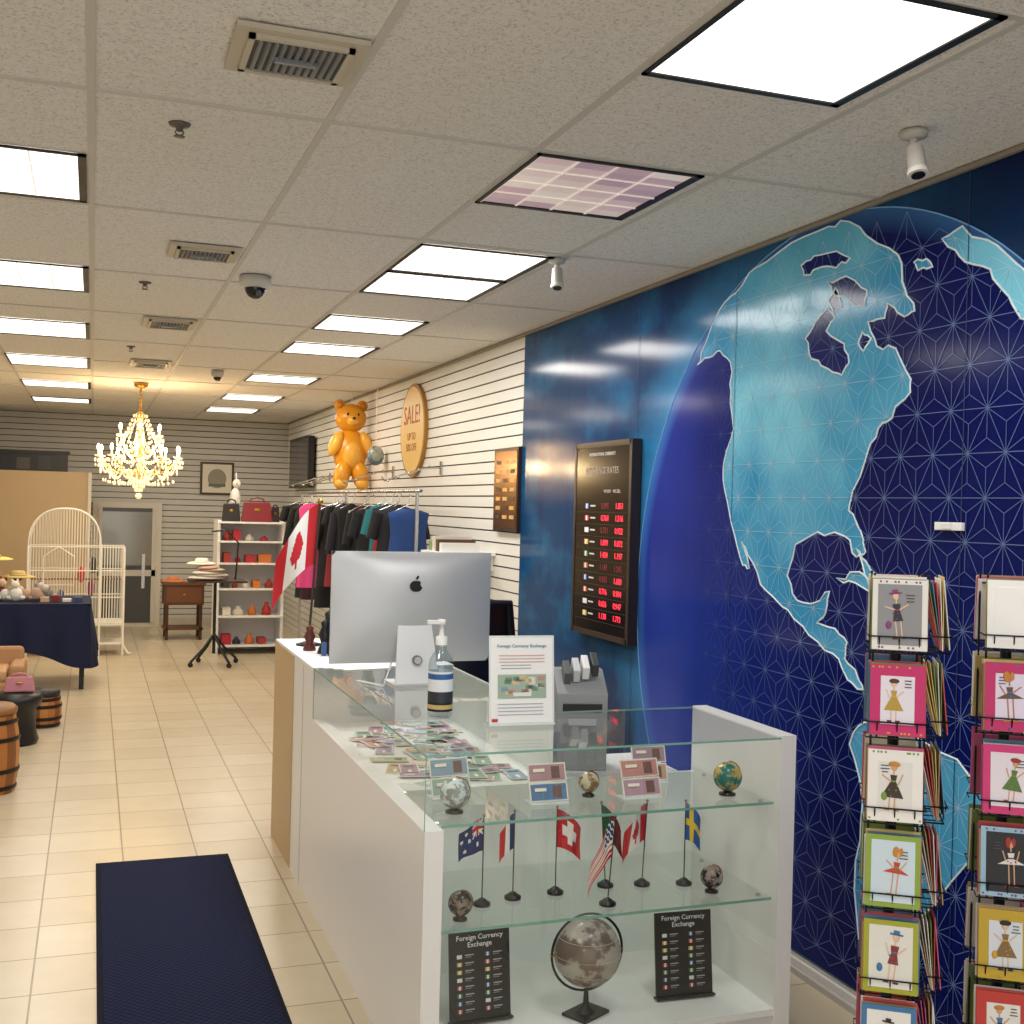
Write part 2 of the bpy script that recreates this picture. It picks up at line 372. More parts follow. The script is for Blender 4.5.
for (x,y) in [(2.13,2.67),(1.86,4.65)]:
    b=B('bullet_security_camera'); m=M('#bdb9b0',.4)
    b.lathe([(0,0),(.038,0),(.036,-.016),(.015,-.022),(0,-.022)],(x,y,C-.005),m); b.cyl((x,y,C-.02),(x,y,C-.05),.01,m)
    b.ell((x,y,C-.055),.016,m); p0=Vector((x,y-.005,C-.05)); d=Vector((-.08,-.3,-.95)).normalized()
    b.cyl(p0,p0+d*.075,.022,m,.026); b.cyl(p0+d*.075,p0+d*.09,.029,M('#d6d3cc',.4)); b.cyl(p0+d*.09,p0+d*.092,.019,mBlack); b.done()
# ------------------------------------------------------------ display counter
XA,XB,Y0,Y1,ZT,ZS=.887,2.085,3.094,3.66,.987,.773
b=B('glass_display_counter')
b.box(XA,XA+.055,Y0,4.84,0,ZS,mWhite)
b.box(XA,1.50,4.84,5.33,0,ZT-.012,mWhite); b.box(XA-.002,1.5,4.84,5.9,ZT-.012,ZT,mWhiteP)
b.box(XA+.02,1.48,5.33,5.9,0,ZT-.012,mBeige)
b.box(XA-.004,XA+.02,5.33,5.9,0,ZT-.013,mBeige)
b.box(XB-.055,XB,Y0,Y1,0,ZT+.004,mWhite)
b.box(XA+.055,XB-.055,Y0+.01,Y1,0,.12,mWhite)
b.box(XA+.055,XB-.055,Y0+.002,Y1,.12,.14,mWhiteP)
b.box(1.5,XB-.055,Y1-.018,Y1,.14,.76,mWhiteIn)
b.box(XA+.055,1.5,Y1-.018,Y1,.14,.752,mWhiteIn)
b.box(XA+.055,1.5,Y1,4.84,.73,.752,mWhiteP); b.box(1.47,1.5,Y1,4.84,0,.73,mWhite)
b.box(1.485,1.5,Y1+.01,4.84,.752,ZT-.008,mWhiteIn)
b.quad((XA,Y0,ZT),(XB-.055,Y0,ZT),(XB-.055,Y1,ZT),(XA,Y1,ZT),mGlass)
b.quad((XA,Y1+.001,ZT),(1.5,Y1+.001,ZT),(1.5,4.84,ZT),(XA,4.84,ZT),mGlass)
b.quad((XA,Y0,ZS),(XA,4.84,ZS),(XA,4.84,ZT-.001),(XA,Y0,ZT-.001),mGlass)
b.quad((XA+.0005,Y0,ZS),(XA+.056,Y0,ZS),(XA+.056,Y0,ZT-.001),(XA+.0005,Y0,ZT-.001),mGlass)
b.quad((XA+.056,Y0,.14),(XB-.055,Y0,.14),(XB-.055,Y0,ZT-.001),(XA+.056,Y0,ZT-.001),mGlass)
for z in (.48,.78):
    b.quad((XA+.057,Y0+.03,z-.001),(XB-.057,Y0+.03,z-.001),(XB-.057,Y1-.02,z-.001),(XA+.057,Y1-.02,z-.001),mGlass)
e=.0012; g=.006
b.box(XA,XB-.055,Y0-e,Y0,ZT-g,ZT,mGEdge); b.box(XA-e,XA,Y0,4.84,ZT-g,ZT,mGEdge); b.box(1.5,XB-.055,Y1,Y1+e,ZT-g,ZT,mGEdge)
b.box(XA-e,XA,Y0,Y0+g,ZS,ZT-g,mGEdge); b.box(XA,XA+.003,4.838,4.842,ZS,ZT,mGEdge)
b.box(XA+.057,XB-.057,Y0+.029,Y0+.031,.772,.78,mGEdge); b.box(XA+.057,XB-.057,Y0+.029,Y0+.031,.472,.48,mGEdge)
for z in (.472,.772):
    for x in (XA+.06,XB-.062):
        for y in (Y0+.1,Y1-.1): b.cyl((x-.004,y,z-.006),(x+.008,y,z-.006),.006,mChrome)
b.box(XA-.0015,XA-.0002,5.08,5.084,0,ZT-.02,M('#bdb8b0',.5))
b.done()
# banknotes
notecols=['#8fae9a','#b58a9c','#8fa6be','#c9a878','#a790b8','#a8b688','#c08a74','#94b8b2','#d8cdb4','#7f8f86']
b=B('banknote_collection'); rnd=random.Random(3)
for k in range(66):
    xx=rnd.uniform(1.02,1.40); yy=3.73+1.04*k/66+rnd.uniform(-.03,.03); zz=.7545+.0018*(k%4)
    R=RZ(rnd.choice([0,0,.2,-.3,1.5])+rnd.uniform(-.25,.25)); cc=M(rnd.choice(notecols),.6)
    b.cbox((xx,yy,zz),(.145,.068,.0008),M('#e8e4d8',.6),R); b.cbox((xx,yy,zz+.0006),(.134,.058,.0004),cc,R)
    dv=R@Vector((.035,0,0)); b.cbox((xx+dv.x,yy+dv.y,zz+.0009),(.026,.038,.0003),M(rnd.choice(['#5a6b66','#6b5148','#4f5a78']),.6),R)
    b.cbox((xx-dv.x,yy-dv.y,zz+.0009),(.04,.012,.0003),M('#f0ead8',.6),R)
b.done()
def notestand(x,y,z,cols,w=.13,rz=0):
    b=B('banknote_display_stand'); b.M=Matrix.Translation((x,y,z))@Matrix.Rotation(rz,4,'Z')
    R=RX(-.35)
    for k,c in enumerate(cols):
        cz=.035+.055*k; cy=.02*k
        b.cbox((0,cy,cz),(w,.002,.056),M('#e9e4da',.5),R); b.cbox((0,cy-.0016,cz),(w*.93,.001,.048),M(c,.6),R)
        b.cbox((w*.22,cy-.0025,cz),(w*.22,.001,.036),M('#7a5a52',.6),R); b.cbox((-w*.22,cy-.0025,cz+.008),(w*.3,.001,.01),M('#f3ead8',.6),R)
        b.cbox((-w*.2,cy-.0025,cz-.01),(w*.35,.001,.006),M('#55606e',.6),R)
    b.cbox((0,.012,.002),(w,.06,.004),M('#e4ecec',.2))
    b.done()
notestand(1.06,3.42,.78,['#9db7a8','#8da4b3'],.13,.1)
notestand(1.33,3.28,.78,['#5d7fa6','#b58f93'],.125,.0)
notestand(1.64,3.27,.78,['#b993a4','#c98d86'],.135,.05)
notestand(1.76,3.45,.78,['#c4a08a','#a78f9c'],.12,-.1)
def mglobe(sea,land,sc): return noisemat('globe_map_'+sea.strip('#'),sea,land,sc,.25,.47,.53)
def small_globe(x,y,z,r,sea,land,name='miniature_globe'):
    b=B(name); b.M=Matrix.Translation((x,y,z))
    b.lathe([(0,0),(r*.6,0),(r*.58,.006),(r*.2,.012),(r*.15,.02),(0,.022)],(0,0,0),M('#2a1d14',.3)); b.ell((0,0,.012+r),r,mglobe(sea,land,1.5/r),32,20)
    b.tube([(r*1.07*cos(a),0,.012+r+r*1.07*sin(a)) for a in [(-1.5+k*.3) for k in range(11)]],.0018,mBrass,n=5)
    b.done()
small_globe(1.02,3.25,.78,.045,'#cdd6d8','#8d8f86'); small_globe(1.485,3.33,.78,.033,'#c9bfa4','#8a6a45'); small_globe(1.93,3.24,.78,.046,'#1f6f68','#b59a52')
small_globe(1.03,3.20,.48,.036,'#1b1a1d','#8a7a66'); small_globe(1.87,3.22,.48,.036,'#2c1e22','#9b8a80')
b=B('desk_globe'); b.M=Matrix.Translation((1.45,3.23,.141)); r=.103; cz=.19
b.box(-.06,.06,-.045,.045,0,.008,mBlack,RZ(.5)); b.cyl((0,0,.006),(0,0,cz-r-.008),.011,mBlack,.006); b.cyl((0,0,.006),(0,0,.03),.03,mBlack,.01)
b.tube([(r*1.13*cos(a),0,cz+r*1.13*sin(a)) for a in [2*pi*k/48 for k in range(48)]],.004,mBlack,n=6,closed=True)
b.ell((0,0,cz),r,mglobe('#b0a79c','#77665c',9),48,28); 
for zz in (-.05,0,.05):
    rr=math.sqrt(r*r-zz*zz)+.0005; b.tube([(rr*cos(a),rr*sin(a),cz+zz) for a in [2*pi*k/40 for k in range(40)]],.0007,M('#cfc6b8',.5),n=4,closed=True)
b.cyl((r*1.0,0,cz),(r*1.16,0,cz),.004,mBrass); b.cyl((-r*1.16,0,cz),(-r*1.0,0,cz),.004,mBrass); b.done()
# currency boards
for (x,y,rz) in [(1.125,3.27,.05),(1.80,3.25,-.06)]:
    b=B('currency_list_board'); T=Matrix.Translation((x,y,.141))@Matrix.Rotation(rz,4,'Z')@Matrix.Rotation(-.12,4,'X'); b.M=T
    b.cbox((0,0,.135),(.195,.005,.26),M('#141417',.3)); b.cbox((0,.03,.05),(.1,.003,.1),M('#141417',.3),RX(.6)); b.cbox((0,-.003,.006),(.2,.03,.006),M('#141417',.3))
    fc=['#c8382e','#2c4f9e','#d9b23a','#3c8a4a','#e8e8e8']; rnd=random.Random(5)
    for col in (-.045,.045):
        for k in range(8):
            zz=.195-.0225*k
            b.cbox((col-.02,-.0035,zz),(.016,.001,.011),M(rnd.choice(fc),.5)); b.cbox((col-.02,-.0042,zz),(.006,.001,.011),M('#e8e8e8',.5))
            b.cbox((col+.012,-.0035,zz+.003),(.028,.001,.0028),M('#b8b8b8',.5)); b.cbox((col+.008,-.0035,zz-.003),(.02,.001,.002),M('#8c8c8c',.5))
    o=b.done()
    R3=T.to_3x3()
    text('Foreign Currency\nExchange',.021,T@Vector((0,-.004,.237)),M('#f2f2f2',.5),o,rot=R3)
# flags
RED=M('#c8202a',.7);WHT=M('#efece6',.7);NVY=M('#142a66',.7);YEL=M('#e8c22e',.7);BLU=M('#2c5fa8',.7);GRN=M('#1f5a35',.7);DRD=M('#7c1f2a',.7)
def fAU(u,v):
    if u<.5 and v<.5:
        a=abs(u-.25);c=abs(v-.25)
        if a<.035 or c<.05: return RED
        if a<.07 or c<.1 or abs(u-v)<.05 or abs(u+v-.5)<.05: return WHT
        return NVY
    for (a,c) in ((.25,.75),(.75,.2),(.75,.8),(.62,.48),(.88,.42)):
        if math.hypot(u-a,v-c)<.06: return WHT
    return NVY
def fFR(u,v): return NVY if u<.34 else WHT if u<.67 else RED
def fCH(u,v):
    a,c=abs(u-.5),abs(v-.5); return WHT if (a<.1 and c<.32) or (c<.12 and a<.28) else RED
def fUS(u,v):
    if u<.42 and v<.54: return WHT if (int(u*24)+int(v*18))%3==0 else NVY
    return RED if int(v*13)%2==0 else WHT
def fCA(u,v):
    if u<.26 or u>.74: return RED
    a,c=abs(u-.5),v-.5; return RED if (a<.17-abs(c)*.45 and -.3<c<.2) or (a<.02 and c<.35 and c>0) else WHT
def fSE(u,v): return YEL if abs(u-.37)<.09 or abs(v-.5)<.1 else BLU
def fPT(u,v): return GRN if u<.4 else DRD
def stick_flag(x,y,z,cf,h=.27,w=.12,fh=.1,dirx=1,droop=.07,r=.002,base=.026,name='desk_flag',yaw=0,lean=0,N=(30,22)):
    b=B(name); b.M=Matrix.Translation((x,y,z))@Matrix.Rotation(yaw,4,'Z')
    b.lathe([(0,0),(base,0),(base,.008),(base*.6,.014),(base*.35,.02),(0,.022)],(0,0,0),mBlack)
    top=Vector((lean,0,h)); b.cyl((0,0,.01),top,r,M('#3a3226',.4),n=8); b.ell(top,r*2.4,mBrass,10,8)
    def fn(u,v):
        s=1-.15*u
        px=dirx*(u*w*.75)+lean*(1-v*fh/h); pz=h-.006-v*fh*s-u*u*droop-u*droop*.55
        py=.012*sin(u*7+v*2)*(.3+u)*(w/.12)
        return (px,py,pz)
    b.grid(fn,N[0],N[1],None,cf); b.done()
stick_flag(1.13,3.30,.48,fAU,dirx=-1,droop=.03,w=.1,fh=.1); stick_flag(1.24,3.33,.48,fFR,dirx=-1,w=.06,droop=.04,fh=.11)
stick_flag(1.385,3.34,.48,fCH,dirx=1,w=.115,droop=.045,fh=.12); stick_flag(1.50,3.20,.48,fUS,dirx=-1,w=.10,droop=.09,lean=.02,fh=.12)
stick_flag(1.565,3.36,.48,fPT,dirx=1,w=.10,droop=.06,lean=-.02,fh=.11); stick_flag(1.685,3.34,.48,fCA,dirx=-1,w=.10,droop=.06,lean=.012,fh=.12); stick_flag(1.82,3.31,.48,fSE,dirx=1,w=.08,droop=.04,fh=.12)
stick_flag(1.0,5.62,ZT,fCA,h=.70,w=.27,fh=.30,dirx=-1,droop=.18,r=.006,base=.06,name='country_flag_on_stand',lean=.04,N=(44,30))
# ------------------------------------------------------------ desktop computer (rear view)
b=B('desktop_computer'); b.M=Matrix.Translation((1.18,4.38,ZT+.001))
w,hh2=.32,.215; zc=.295
def back(u,v):
    x=(u-.5)*2; z=(v-.5)*2
    return (x*w,-.006-.05*(1-abs(x)**2.6)*(1-abs(z)**2.6)**.8,zc+z*hh2)
b.grid(back,40,26,mAlu); b.box(-w,w,-.006,.004,zc-hh2,zc+hh2,mAlu); b.box(-w+.001,w-.001,.004,.0055,zc-hh2+.055,zc+hh2-.001,mBlack)
b.box(-w+.02,w-.02,.0055,.006,zc-hh2+.075,zc+hh2-.02,M('#16202c',.1))
prof=[(-.052,.235),(-.075,.15),(-.098,.06),(-.112,.012),(-.108,.002)]
vs=[]
for (yv,zv),ww in zip(prof,(.066,.074,.082,.086,.088)):
    vs+=[(-ww,yv,zv),(ww,yv,zv),(ww,yv+.01,zv+.004),(-ww,yv+.01,zv+.004)]
fs=[]
for j in range(len(prof)-1):
    for k in range(4): fs.append((j*4+k,j*4+(k+1)%4,(j+1)*4+(k+1)%4,(j+1)*4+k))
b.add(vs,fs,M('#e9ebed',.35,.1)); b.box(-.088,.088,-.112,.07,0,.006,mAlu)
b.cyl((0,-.107,.1),(0,-.088,.1),.018,M('#6a6d70',.4)); b.cyl((0,-.109,.1),(0,-.107,.1),.014,M('#c9cbce',.4))
em=[]
for i in range(40):
    t=2*pi*i/40; r=.024*(1+.06*cos(2*t)-.10*max(0,sin(t))**8-.05*max(0,-sin(t))**10)
    em.append((r*cos(t),-.0575,zc+.085+r*sin(t)*1.02))
em=[(x if not(x>.015 and abs(z-(zc+.09))<.012) else x-.009*(1-abs(z-zc-.09)/.012),y,z) for x,y,z in em]
b.poly(em,mBlack); b.ell((.005,-.0565,zc+.118),(.0045,.001,.009),mBlack,R=RY(.5))
b.tube([(-.07,.0,.1),(-.10,-.06,.06),(-.13,-.1,.005),(-.16,-.03,.005),(-.2,.05,.005)],.003,mWhiteP)
b.done()
# sanitizer pump bottle
b=B('hand_sanitizer_bottle'); c=(1.09,3.66,ZT+.001); r=.041
b.lathe([(0,0),(r*.93,0),(r,.006),(r,.165),(r*.9,.19),(r*.5,.215),(.017,.225),(.017,.24),(0,.24)],c,glass('sanitizer_gel','#eef4f7',.05,.12,.7),n=28)
b.lathe([(r+.0006,.02),(r+.0006,.05)],c,M('#14161c',.4),n=28); b.lathe([(r+.0006,.085),(r+.0006,.15)],c,M('#e4e8ec',.4),n=28); b.lathe([(r+.0008,.125),(r+.0008,.143)],c,M('#2c5f9a',.4),n=28)
b.lathe([(r+.0006,.05),(r+.0006,.085)],c,M('#2a2f3a',.4),n=28)
b.lathe([(r+.0008,.028),(r+.0008,.042)],c,M('#c9b070',.4),n=28)
b.lathe([(.019,.235),(.019,.262),(.008,.266),(.006,.30),(.013,.302),(.013,.318),(0,.32)],c,mWhiteP,n=18); b.box(c[0]-.05,c[0],c[1]-.007,c[1]+.007,ZT+.305,ZT+.317,mWhiteP); b.done()
# acrylic sign
T=Matrix.Translation((1.29,3.42,ZT+.004))@Matrix.Rotation(-.06,4,'Z')@Matrix.Rotation(-.1,4,'X')
b=B('counter_sign_holder'); b.M=T
b.cbox((0,.001,.145),(.215,.003,.28),M('#dfe6e8',.1)); b.cbox((0,-.001,.145),(.203,.001,.266),M('#f4f4f2',.5)); b.cbox((0,-.0026,.125),(.16,.0008,.075),M('#9fb5a4',.5))
b.cbox((0,.03,.006),(.215,.08,.004),M('#dfe6e8',.1))
rnd=random.Random(2)
for k in range(22): b.cbox((rnd.uniform(-.07,.07),-.0033,.125+rnd.uniform(-.028,.028)),(.022,.0006,.013),M(rnd.choice(['#c08a7a','#7c9fb8','#e0d8c0','#6f8f75','#d7be8e']),.5))
b.cbox((0,-.004,.1),(.06,.0008,.012),M('#e8e8e8',.5))
for k in range(5):
    wd=.15 if k<3 else .1; b.cbox((0 if k<3 else -.02,-.003,.222-.01*k),(wd,.0006,.0022),M('#d09a98' if k<3 else '#a0a6b4',.5))
for k in range(4): b.cbox((-.005,-.003,.07-.011*k),(.15,.0006,.0022),M('#a6abb8',.5))
b.cbox((-.09,-.003,.02),(.02,.0006,.01),M('#c8382e',.5))
o=b.done(); text('Foreign Currency Exchange',.0145,T@Vector((0,-.003,.252)),M('#3f7fa6',.5),o,rot=T.to_3x3())
# receipt/card terminal
b=B('receipt_printer'); b.M=Matrix.Translation((1.66,3.83,.761))@Matrix.Rotation(-.25,4,'Z'); gm=M('#8f9193',.5); 
vs=[(-.09,-.09,0),(.09,-.09,0),(.09,.09,0),(-.09,.09,0),(-.09,-.09,.27),(.09,-.09,.27),(.09,.03,.34),(-.09,.03,.34),(.09,.09,.34),(-.09,.09,.34)]
b.add(vs,[(0,1,5,4),(4,5,6,7),(7,6,8,9),(1,2,8,6,5),(0,4,7,9,3),(3,9,8,2),(0,3,2,1)],gm)
for k in range(4): b.cbox((-.05+.033*k,-.02,.335+.01*k),(.024,.08,.05),M(['#55585c','#c9ccce','#e9e9e9','#3a3c40'][k],.5),RX(.5))
b.cbox((0,-.093,.22),(.14,.006,.03),mDark); b.cbox((0,-.0935,.17),(.1,.004,.025),M('#b8bcc0',.5)); b.done(.004)
b=B('back_counter_shelf'); b.box(1.505,1.98,3.67,3.98,.735,.76,mWhiteP); b.box(1.505,1.52,3.67,3.98,0,.735,mWhite); b.box(1.96,1.98,3.67,3.98,0,.735,mWhite); b.done()
b=B('paper_sheets'); 
for k in range(4): b.cbox((1.02+.02*k,4.98-.03*k,ZT+.001+.0008*k),(.21,.28,.0007),M('#f4f4f2',.6),RZ(.1*k-.15))
b.done()
b=B('souvenir_cluster'); rnd=random.Random(9)
for (x,y,r,hc,c) in [(1.02,5.3,.035,.16,'#16161a'),(1.10,5.36,.04,.13,'#2b2b33'),(1.17,5.28,.03,.17,'#b9b2a6'),(.97,5.42,.03,.12,'#5b2a22'),(1.07,5.46,.04,.19,'#1c1c22'),(1.2,5.45,.04,.15,'#7c7f88'),(1.3,5.4,.035,.2,'#c8c8cc')]:
    b.lathe([(0,0),(r,0),(r,.01),(r*.55,hc*.3),(r*.9,hc*.55),(r*.5,hc*.75),(r*.62,hc*.88),(0,hc)],(x,y,ZT+.001),M(c,.35),n=16)
for k in range(6): b.cbox((1.0+.03*k,5.22,ZT+.031),(.02,.02,.06),M(rnd.choice(['#c83a2e','#e8e2d0','#22222a','#3b5d8f']),.5),RZ(.3*k))
b.done()
# ------------------------------------------------------------ floor mat
q=NT('mat_fabric',.95); p=q.pos(); ch=q.n('ShaderNodeTexChecker'); ch.inputs['Scale'].default_value=70; q.l(p,ch.inputs['Vector'])
q.col(q.mix(ch.outputs['Fac'],'#0a0f26','#171f40')); q.bump(ch.outputs['Fac'],.6,.004); q.b.inputs['Specular IOR Level'].default_value=.2; mMat=q.m
b=B('floor_mat'); b.box(.05,.64,3.1,5.60,0,.008,M('#080d20',.9,0,0,.2)); b.box(.07,.62,3.12,5.58,.008,.0105,mMat); b.done(.002)
# ------------------------------------------------------------ exchange-rate board
b=B('exchange_rate_display'); x1=W-.0155; x0=W-.06; ya,yb=5.06,5.74
b.box(x0,x1,ya,yb,1.04,2.02,M('#1c1210',.35)); b.box(x0-.003,x0,ya+.02,yb-.02,1.06,2.0,M('#0e0b0c',.15)); 
fr=M('#2c211c',.3)
b.box(x0-.006,x1,ya-.012,ya+.016,1.03,2.03,fr); b.box(x0-.006,x1,yb-.016,yb+.01,1.03,2.03,fr); b.box(x0-.006,x1,ya,yb,2.005,2.03,fr); b.box(x0-.006,x1,ya,yb,1.03,1.055,fr)
fc=['#1f4ea0','#c8382e','#e6e6e6','#d9b23a','#3c8a4a','#d06a2a']; rnd=random.Random(8); xf=x0-.0045; yc=(ya+yb)/2
for k in range(10):
    zz=1.70-.062*k
    b.box(xf,x0-.003,yb-.19,yb-.14,zz-.013,zz+.013,M(fc[k%6],.5)); b.box(xf-.001,x0-.003,yb-.172,yb-.155,zz-.013,zz+.013,M('#e8e8e8',.5))
    b.box(xf,x0-.003,yb-.27,yb-.21,zz-.003,zz+.005,M('#c9c9c9',.5)); b.box(xf,x0-.003,ya+.03,yb-.03,zz-.032,zz-.0305,M('#3a2e2b',.5))
o=b.done(); LED=M('#ff3048',.5,0,1.6); DIM=M('#7c2228',.5,0,.3)
text('EXCHANGE RATES',.048,(x0-.004,yc,1.88),M('#a08f84',.5,0,.15),o,AX_W); text('INTERNATIONAL CURRENCY',.024,(x0-.004,yc,1.965),M('#d6d0c8',.5),o,AX_W)
text('WE BUY   WE SELL',.024,(x0-.004,yc-.13,1.775),M('#c9b8b0',.5),o,AX_W)
for k in range(10):
    zz=1.70-.062*k
    text('%.3f'%rnd.uniform(.6,1.9),.042,(x0-.004,ya+.29,zz),LED if k in(1,3,4,7,8,9) else DIM,o,AX_W)
    text('%.3f'%rnd.uniform(.6,1.9),.042,(x0-.004,ya+.12,zz),LED if k!=5 else DIM,o,AX_W)
# gold board, with orange glare painted into its rows
b=B('gold_rate_plaque'); b.box(W-.035,W-.0001,6.7195,7.17,1.53,2.06,M('#2c1a0f',.4)); b.box(W-.038,W-.035,6.735,7.155,1.55,2.04,M('#8a5c28',.2,.7))
for k in range(7):
    zz=1.62+.058*k
    for yy in (6.81,6.94,7.07): b.box(W-.041,W-.038,yy-.04,yy+.04,zz-.012,zz+.012,M(['#d8a455','#3f2512','#c9a56a'][(k+int(yy*10))%3],.4))
b.done()
# sale sign
b=B('round_sale_sign'); yc,zc2=9.3,2.30
b.cyl((W-.03,yc,zc2),(W-.0001,yc,zc2),.385,M('#a8741f',.4),n=48); b.cyl((W-.034,yc,zc2),(W-.03,yc,zc2),.36,M('#f0c878',.35),n=48)
o=b.done(); text('SALE!',.22,(W-.036,yc,zc2+.12),M('#c0502a',.5),o,AX_W); text('UP TO\n50% OFF',.09,(W-.036,yc,zc2-.1),M('#b8702a',.5),o,AX_W)
# golden bear balloon hanging from ceiling
b=B('golden_bear_balloon'); mo=[M('#e2971f',.3),M('#f0b040',.3),M('#c47a12',.3)]; cx,cy=2.31,11.0; dz=.05
b.ell((cx,cy,2.12+dz),(.16,.14,.23),mo[0],24,16); b.ell((cx,cy-.05,2.10+dz),(.11,.11,.16),mo[1]); b.ell((cx,cy,2.45+dz),(.15,.13,.14),mo[0],24,16); b.ell((cx,cy-.10,2.42+dz),(.06,.06,.05),mo[1]); b.ell((cx,cy-.16,2.44+dz),(.016,.012,.013),mBlack)
for s in(-1,1):
    b.ell((cx+s*.11,cy,2.57+dz),(.055,.035,.055),mo[0]); b.ell((cx+s*.11,cy-.03,2.57+dz),(.033,.02,.033),mo[2]); b.ell((cx+s*.05,cy-.115,2.48+dz),(.012,.01,.015),mBlack)
    b.ell((cx+s*.15,cy-.06,2.2+dz),(.06,.07,.13),mo[1],R=RY(s*-.4)); b.ell((cx+s*.09,cy-.08,1.90+dz),(.08,.09,.14),mo[0],R=RY(s*-.2)); b.ell((cx+s*.10,cy-.12,1.82+dz),(.065,.05,.06),mo[1])
b.tube([(cx,cy,2.56+dz),(cx+.01,cy,2.70),(cx,cy,C-.001)],.003,mWhiteP); b.done()
b=B('globe_balloon'); b.ell((2.40,10.3,2.12),(.075,.075,.09),mglobe('#62788a','#a9a894',6),24,16); b.tube([(2.40,10.3,2.2),(2.40,10.3,2.5),(2.40,10.3,C-.001)],.003,mWhiteP); b.done()
b=B('wall_television'); b.box(2.40,2.47,13.8,15.2,1.86,2.48,mBlack); b.box(2.398,2.40,13.83,15.17,1.9,2.45,M('#15161c',.15)); b.box(2.47,2.5,14.3,14.7,2.05,2.3,mDark); b.done()
# ------------------------------------------------------------ clothes
def garment(b,x,y,zt,col,w=.2,L=.7,ang=0,sleeve=True,k=0):
    m=M(col,.85); n=24; rows=[(.03,.05,0),(.035,.10,.03),(.045,w,.07),(.05,w*.93,.18),(.05,w*.85,.4),(.06,w*.95,.7),(.075,w*1.08,1)]
    vs=[]
    for (d,ww,t) in rows:
        for i in range(n):
            a=2*pi*i/n; f=1+.22*sin(5*a+k)*t
            px=ww*cos(a); py=d*sin(a)*f
            vs.append((x+px*cos(ang)-py*sin(ang),y+px*sin(ang)+py*cos(ang),zt-t*L if t>0 else zt))
    fs=[(j*n+i,j*n+(i+1)%n,(j+1)*n+(i+1)%n,(j+1)*n+i) for j in range(len(rows)-1) for i in range(n)]
    b.add(vs,fs,m,True)
    if sleeve:
        for s in(-1,1):
            p0=Vector((x+s*(w-.03)*cos(ang),y+s*(w-.03)*sin(ang),zt-.09*L)); p1=p0+Vector((s*.05*cos(ang),s*.05*sin(ang),-.34*L)); b.cyl(p0,p1,.05,m,.04,n=12)
    b.tube([(x-.8*w*cos(ang),y-.8*w*sin(ang),zt-.03),(x,y,zt+.03),(x,y,zt+.07),(x+.015,y,zt+.085),(x,y,zt+.1)],.004,mChrome,n=5)
gc=['#1f3f78','#17181c','#9a1f2a','#1b1c22','#1f6f78','#17181c','#b02a36','#17181c','#c9c2b6','#17181c','#2a2630','#16171b','#8a2a34','#16171b','#17181c','#e04a88','#1a1b20','#17181c','#3a1c2c','#222428','#16171b','#17181c','#17181c']
b=B('clothes_rack'); xr=2.12
b.tube([(xr,7.7,1.78),(xr,12.6,1.78)],.012,mChrome,n=10)
for yv in (7.8,10.2,12.5):
    b.cyl((xr,yv,0),(xr,yv,1.78),.013,mChrome); b.tube([(xr-.25,yv,.02),(xr,yv,.05),(xr+.25,yv,.02)],.014,mChrome)
yv=7.95; k=0
while yv<12.5:
    c=gc[k%len(gc)]; pk=c=='#e04a88'; garment(b,xr-(.14 if pk else 0)+random.uniform(-.05,.05),yv,1.68+random.uniform(-.03,0),c,.12+random.uniform(0,.06),.8 if pk else random.choice([.45,.55,.75,.95]),random.uniform(-.25,.25),k%3!=0,k); k+=1; yv+=.19 if k%5 else .28
b.done()
b=B('waterfall_garment_hooks')
for yv in (8.5,10.0,11.7,12.2,12.9):
    b.cbox((W-.007,yv,1.97),(.012,.05,.1),mChrome); b.tube([(W-.014,yv,1.97),(W-.15,yv,1.96),(W-.45,yv,1.86),(W-.47,yv,1.89)],.007,mChrome)
    for j in range(5): b.ell((W-.1-.08*j,yv,1.98-.03*j),.011,mChrome,8,6)
b.done()
b=B('slatwall_shelf'); b.box(2.1,W-.001,7.2,7.6,1.36,1.38,mWhiteP); b.box(2.46,W-.001,7.25,7.28,1.26,1.36,mWhite); b.box(2.46,W-.001,7.52,7.55,1.26,1.36,mWhite)
for k in range(4): b.box(2.14,2.4,7.24+.085*k,7.29+.085*k,1.38,1.44+.02*(k%3),M(['#e9e6df','#5b3a22','#d8d2c4','#7f9a6a'][k],.5))
b.done()
# ------------------------------------------------------------ gondola shelves
b=B('white_shelving_unit'); xa,xb,ya,yb=1.30,2.0,12.95,13.4
for x in (xa,xb): b.box(x-.015,x+.015,ya,yb,0,1.46,mWhiteP)
b.box(xa,xb,yb-.02,yb,0,1.46,mWhite)
for z in (.1,.42,.72,1.0,1.24,1.45): b.box(xa,xb,ya-.06,yb,z-.018,z,mWhiteP)
rnd=random.Random(12)
for z in (.1,.42,.72,1.0,1.24):
    x=xa+.06
    while x<xb-.12:
        wd=rnd.uniform(.06,.14); hg=rnd.uniform(.05,.14); c=rnd.choice(['#b8352a','#e0dcd2','#d87a3a','#a83a32','#c87a4a','#b82a3a','#e8e4dc','#3a3a3e'])
        if rnd.random()<.5: b.box(x,x+wd,ya+.03,ya+.2,z+.001,z+hg,M(c,.6))
        else: b.lathe([(0,0),(wd/2,0),(wd*.45,hg*.5),(wd*.2,hg*.8),(wd*.25,hg),(0,hg)],(x+wd/2,ya+.1,z+.001),M(c,.6),n=14)
        x+=wd+rnd.uniform(.02,.06)
b.done()
